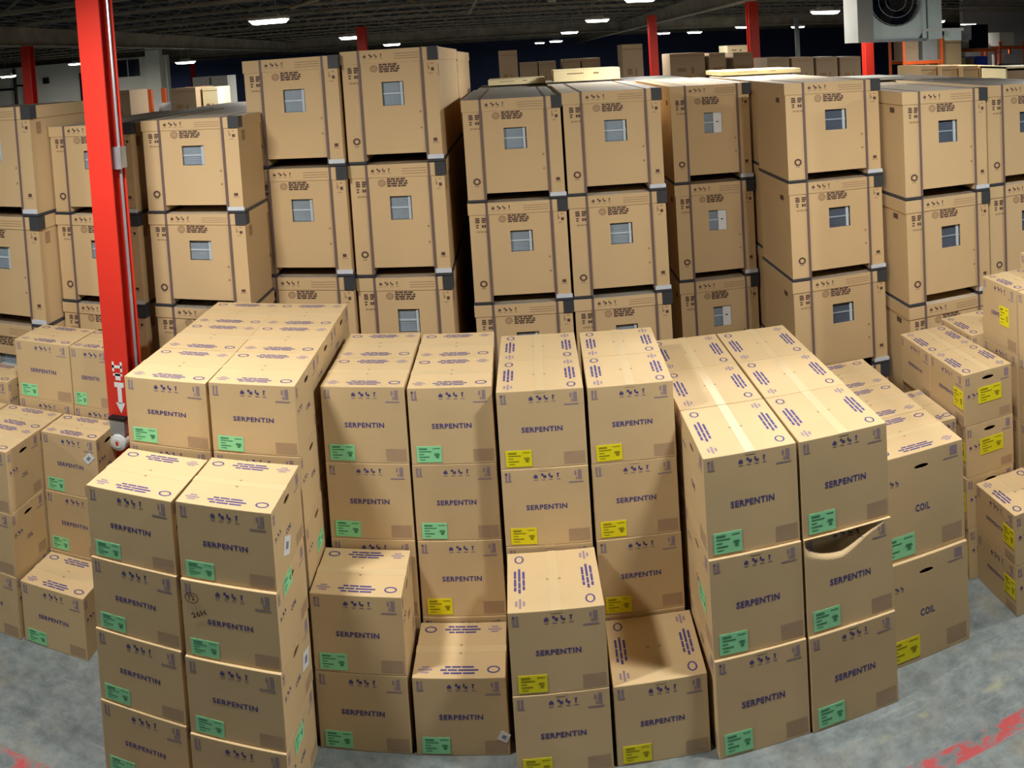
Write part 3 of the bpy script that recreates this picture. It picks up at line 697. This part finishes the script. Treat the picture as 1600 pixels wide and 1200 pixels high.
# ---------------------------------------------------------------- background goods beyond the crates
def plain_box(x0, x1, y0, y1, z0, z1, k, label, cat, group=None, name='storage_box', extra=None):
    mb = MB(); w, d, h = x1 - x0, y1 - y0, z1 - z0
    mb.box(-w / 2, w / 2, -d / 2, d / 2, 0, h, k)
    F = Face(mb, (-w / 2, -d / 2, 0), (1, 0, 0), (0, 0, 1))
    if k in ('board3', 'cream', 'board2'):
        F.rect(w * .2, w * .45, h * .6, h * .68, 'seam'); F.rect(w * .6, w * .68, h * .55, h * .68, 'seam'); F.rect(0, w, h * .93, h * .94, 'seam')
    if extra: extra(F, w, h)
    o = link(name, mb.mesh(name), None, ((x0 + x1) / 2, (y0 + y1) / 2, z0)); return tag(o, label, cat, group)
def pile(x0, x1, y0, y1, zt, h, k, desc, group, names=None):
    """piled boxes from the floor up to zt; only the top one shows"""
    z = zt; n = 0
    while z > .05:
        hh = h if z - h > .3 else z
        plain_box(x0, x1, y0, y1, z - hh, z - .002, k, ('top ' + desc) if n == 0 else 'storage box buried low in the far piles', 'box', group if n == 0 else 'hidden far boxes')
        z -= hh; n += 1
GB = 'brown boxes in the far piles'
pile(1.66, 1.98, 12.9, 13.5, 3.80, 1.3, 'board3', 'tall narrow brown box at centre beside the far red column', GB)
pile(-.26, .03, 13, 13.5, 3.80, 1.25, 'board3', 'tall brown box just right of the tallest crates', GB)
for i, (a, b, y_, zt, s) in enumerate(((.07, .39, 15, 3.57, 'brown box left of the cream box, first of four'), (.41, .72, 15, 3.57, 'brown box, second of four behind the cream box'), (.85, 1.16, 15, 3.59, 'brown box, third of four behind the cream box'),
        (1.19, 1.52, 15, 3.59, 'brown box, fourth of four behind the cream box'), (2.74, 3.38, 14.7, 3.60, 'brown box right of the central red column'), (3.44, 3.74, 14.6, 3.58, 'brown box left of the pale strip'),
        (3.86, 4.22, 14.5, 3.57, 'brown box right of the pale strip'))):
    pile(a, b, y_, y_ + .8, zt, .9, 'board3', s, GB)
for i in range(4): pile(4.06 + i * .42, 4.44 + i * .42, 13.1 - i * .02, 13.9, 3.46 - i * .012, .9, 'board3', ['first', 'second', 'third', 'fourth'][i] + ' of four low brown boxes right of the tall red column', GB)
for i in range(4): pile(5.1 + i * .25, 5.33 + i * .25, 9.7 - i * .12, 10.4, 3.31 - i * .008, .9, 'board2', ['first', 'second', 'third', 'fourth'][i] + ' pale carton of the row under the orange rack', 'pale far cartons')
pile(4.25, 4.68, 16.4, 17.1, 3.72, .3, 'cream', 'shrink-wrapped block of pale small cartons before the tall red column', 'wrapped blocks')
plain_box(.40, 1.12, 9.0, 9.6, 3.352, 3.49, 'cream', 'long flat cream box lying on top of the central crates', 'box')
plain_box(-.33, .33, 9.6, 10.3, 3.330, 3.40, 'cream', 'flat pale carton lying on the left central crates', 'box')
plain_box(2.05, 2.9, 8.2, 8.9, 3.352, 3.40, 'cream', 'flat white panel lying on the crates right of centre', 'box')
plain_box(2.98, 3.7, 7.4, 8.0, 3.258, 3.29, 'pale_grey', 'flat grey sheet on the right-hand crates', 'sheet')
pile(-5.72, -5.30, 10.6, 11.2, 3.54, .9, 'board3', 'brown carton just right of the big red column', GB)
pile(-5.45, -5.02, 12.4, 13.2, 3.50, .9, 'board3', 'dark brown low box left of the appliances', GB)
pile(-4.98, -4.72, 12.6, 13.2, 3.48, .9, 'cream', 'small pale box left of the tallest crates', GB)
for i, (a, b) in enumerate(((-7.5, -7.08), (-7.03, -6.62))):
    pile(a, b, 18.4, 19.0, 3.68, 1.2, 'pale_grey', ['left', 'right'][i] + ' white appliance of the pair far behind the left crates', 'white appliances')
# wooden frame: open crate at far right
mb = MB()
for a, b in ((0, .02), (.5, .52)): mb.box(a, b, 0, .5, 0, .9, 'cream')
mb.box(0, .52, 0, .5, .88, .9, 'cream'); mb.box(0, .52, .48, .5, 0, .9, 'board3'); mb.box(0, .52, 0, .5, 0, .02, 'cream')
for i in range(3): mb.box(.03, .49, .1 + 0 * i, .46, .02 + i * .28, .29 + i * .28, 'board3')
pile(4.9, 5.42, 7.4, 7.9, 2.43, .9, 'board3', 'support box beneath the open-fronted box at right', GB)
tag(link('open_box', mb.mesh('open_box'), None, (4.9, 7.4, 2.44)), 'open-fronted box with a pale yellow rim at the right photo edge', 'box')

# storage racks
def rack(x, y, w, d, hs, top, label, goods):
    r = bpy.data.objects.new('storage_rack', None); COL.objects.link(r); r.location = (x, y, 0); tag(r, label, 'rack', 'orange racks')
    for a, b in ((0, 0), (w, 0), (0, d), (w, d)):
        m_ = MB(); m_.box(a - .04, a + .04, b - .035, b + .035, 0, top, 'orange'); link('upright', m_.mesh('upright'), r)
    for h in hs:
        for q0, q1 in ((-.03, .02), (d - .02, d + .03)):
            m_ = MB(); m_.box(0, w, q0, q1, h - .12, h, 'orange'); link('beam', m_.mesh('beam'), r)
        m_ = MB(); m_.box(.03, w - .03, 0, d, h, h + .02, 'hgrey'); link('shelf', m_.mesh('shelf'), r)
    for (a, b, h, hh, k, lb, ct) in goods: plain_box(x + a, x + b, y + .1, y + d - .1, h + .022, h + .022 + hh, k, lb, ct, name='stored_goods')
rack(15.4, 26.3, 1.6, 1, (1.2, 2.55, 3.33), 3.4, 'orange pallet rack before the grey wall, left bay', [
    (.15, .7, 2.55, .4, 'board3', 'brown carton on the orange rack, left of the blue bin', 'box'), (.8, 1.3, 2.55, .45, 'blue', 'blue bin on the orange rack under the top beam', 'bin'),
    (.05, .5, 3.33, .35, 'wallwhite', 'pale bundle on top of the orange rack', 'bundle'), (.62, 1.35, 3.33, .95, 'darkglass', 'dark blue cabinet standing on top of the orange rack', 'cabinet')])
rack(17.2, 26.3, 1.1, 1, (1.2, 2.55, 3.40), 3.6, 'orange pallet rack before the grey wall, right bay', [
    (.2, .8, 2.55, .5, 'wallgrey', 'grey carton on the right orange rack', 'box'), (.05, .7, 3.40, .55, 'wallwhite', 'white appliance on top of the right orange rack', 'appliance')])
rack(-6.25, 13.3, .75, .6, (.9, 2.2, 3.0), 3.5, 'small orange shelf unit beyond the left crates', [
    (.1, .35, 3.0, .2, 'white', 'white carton on the small orange shelf', 'box'), (.42, .66, 3.0, .25, 'board3', 'brown carton on the small orange shelf', 'box')])
rack(12.0, 24, 1.4, 1, (1.2, 2.3, 3.0), 3.9, 'dark-looking orange rack behind the fan heater', [
    (.1, .6, 3.0, .7, 'board3', 'brown stacked goods on the rack behind the heater', 'box'), (.75, 1.3, 3.0, .75, 'hgrey', 'grey unit on the rack behind the heater', 'appliance')])
plain_box(13.9, 14.5, 24.6, 25.2, 0, 3.85, 'board2', 'tall brown carton column right of the heater bracket', 'box')
plain_box(14.65, 15.2, 25.5, 26.1, 0, 3.25, 'cream', 'pale box beside the orange rack', 'box')
plain_box(14.6, 15.2, 27.6, 28.2, 0, 3.75, 'black', 'black cabinet behind the pale box by the rack', 'cabinet')
# forklift-like dark machine behind the right crates
mb = MB(); mb.box(-.9, .9, -.5, .5, .3, 1.3, 'black'); mb.box(-.5, .7, -.45, .45, 2.0, 2.08, 'black')
for a in (-.45, .65):
    for b in (-.4, .4): mb.bar((a, b, 1.3), (a, b, 2.05), .03, 'black')
mb.box(.9, 1.0, -.4, -.3, .1, 3.05, 'black'); mb.box(.9, 1.0, .3, .4, .1, 3.05, 'black'); mb.box(.9, 1.0, -.4, .4, 2.95, 3.05, 'black')
for a in (-.55, .6):
    for b in (-.52, .52): mb.bar((a, b - .08, .3), (a, b + .08, .3), .3, 'black', 14)
tag(link('lift_truck', mb.mesh('lift_truck'), None, (9.9, 16.2, 0)), 'dark lift truck mast behind the right crates', 'lift truck')
# left partition furniture
def wall_item(x0, x1, z0, z1, k, name, label, cat, y=32.9, dp=.1):
    mb = MB(); mb.box(x0, x1, y, y + dp, z0, z1, k); return tag(link(name, mb.mesh(name)), label, cat)
mb = MB(); mb.box(-17.0, -15.9, 32.92, 32.99, 3.95, 4.75, 'darkglass'); mb.box(-17.06, -15.84, 32.9, 32.95, 3.9, 3.95, 'wallwhite'); mb.box(-16.47, -16.41, 32.9, 32.95, 3.95, 4.75, 'wallgrey')
o = link('window_1', mb.mesh('window')); o['kind'] = 'structure'
wall_item(-18.9, -18.2, 0, 4.3, 'darkglass', 'door_panel', 'dark doorway in the white wall right of the big red column', 'door', 32.85, .1)
mb = MB(); mb.bar((-24.2, 32.8, 3.75), (-22.4, 32.8, 3.75), .06, 'black'); mb.bar((-22.4, 32.8, 2.5), (-22.4, 32.8, 4.8), .08, 'black'); mb.bar((-24.2, 32.8, 2.5), (-24.2, 32.8, 3.9), .05, 'black'); mb.bar((-21.9, 32.8, 2.5), (-21.9, 32.8, 3.9), .05, 'black'); mb.bar((-22.4, 32.8, 3.9), (-21.9, 32.8, 3.9), .05, 'black')
tag(link('wall_pipework', mb.mesh('pipes')), 'black pipes with a crosspiece on the far white wall', 'pipe')
wall_item(-20.9, -20.6, 3.9, 4.2, 'black', 'wall_box', 'small black box on the far white wall', 'box')
wall_item(-26.2, -24.9, 0, 3.9, 'black', 'dark_machine', 'dark machine at the left photo edge against the white wall', 'machine', 32.2, .7)
wall_item(-15.4, -14.75, 0, CEIL - .3, 'wallwhite', 'wall_pier', 'pale pier at the end of the far white wall', 'pier', 32.6, .35)
# thin pole and shelving lines to the right
mb = MB(); mb.box(-.06, .06, -.06, .06, 0, 4.6, 'hgrey')
pm = mb.mesh('pole')
tag(link('grey_pole', pm, None, (8.7, 24.8, 0)), 'thin grey pole standing beyond the right-hand crates', 'pole')

# hanging fan heater
r = bpy.data.objects.new('fan_heater', None); COL.objects.link(r); r.location = (3.15, 7.3, 3.66)
tag(r, 'large grey hanging fan heater above the right crates at the top photo edge', 'heater')
r.rotation_euler = (0, 0, -.18)
mb = MB(); mb.box(0, .14, -.12, .5, 0, .95, 'hgrey'); mb.box(-.005, .145, -.125, -.12, 0, .95, 'hgrey'); link('side_panel', mb.mesh('side_panel'), r)
mb = MB(); n = 28; R0, cxh, czh, W_, H_ = .26, .40, .42, .62, .9
# front plate with a round opening
ring = [(cxh + R0 * math.cos(2 * PI * j / n), czh + R0 * math.sin(2 * PI * j / n)) for j in range(n)]
def sq(j):
    a = 2 * PI * j / n; c, s = math.cos(a), math.sin(a); k = 1 / max(abs(c) / .26, abs(s) / .42)
    return (cxh + c * k * 1.0 , czh + .06 * 0 + s * k)
for j in range(n):
    a, b = ring[j], ring[(j + 1) % n]; c, d_ = sq(j), sq(j + 1)
    mb.poly([(a[0], 0, a[1]), (c[0], 0, c[1]), (d_[0], 0, d_[1]), (b[0], 0, b[1])], 'hlight')
    mb.poly([(a[0], 0, a[1]), (b[0], 0, b[1]), (b[0], .14, b[1]), (a[0], .14, a[1])], 'hlight')
mb.box(.14, .66, .3, .5, 0.02, .84, 'darkglass'); mb.box(.14, .66, 0, .3, .82, .84, 'hlight')
fh = link('fan_housing', mb.mesh('fan_housing'), r)
mb = MB()
for j in range(4):
    a = j * PI / 2 + .4
    rot = Matrix.Translation((cxh, .1, czh)) @ Matrix.Rotation(a, 4, 'Y') @ Matrix.Rotation(.5, 4, 'X')
    mb.box(.04, .24, -.004, .004, -.06, .06, 'black', rot)
mb.bar((cxh, .05, czh), (cxh, .2, czh), .05, 'black', 12); link('fan_blades', mb.mesh('fan_blades'), fh)
mb = MB()
for rr in (.1, .17, .25):
    for j in range(24):
        a, b = 2 * PI * j / 24, 2 * PI * (j + 1) / 24; mb.bar((cxh + rr * math.cos(a), -.02, czh + rr * math.sin(a)), (cxh + rr * math.cos(b), -.02, czh + rr * math.sin(b)), .004, 'galv', 4)
link('fan_guard', mb.mesh('fan_guard'), fh)
mb = MB(); mb.box(.14, .70, -.02, .5, -.0, .03, 'galv'); mb.box(.66, .70, -.02, .02, .0, .9, 'hlight'); mb.box(.72, .86, -.02, .3, .02, .9, 'hlight'); mb.box(.66, 1.08, -.03, .0, .1, .13, 'lampbody'); mb.box(.92, 1.05, -.04, .1, 0, .1, 'hlight')
link('bracket', mb.mesh('bracket'), r)
for a in (.05, .8):
    mb = MB(); mb.bar((a, .2, .85), (a, .2, 1.6), .012, 'galv'); link('hanger_rod', mb.mesh('hanger_rod'), r)
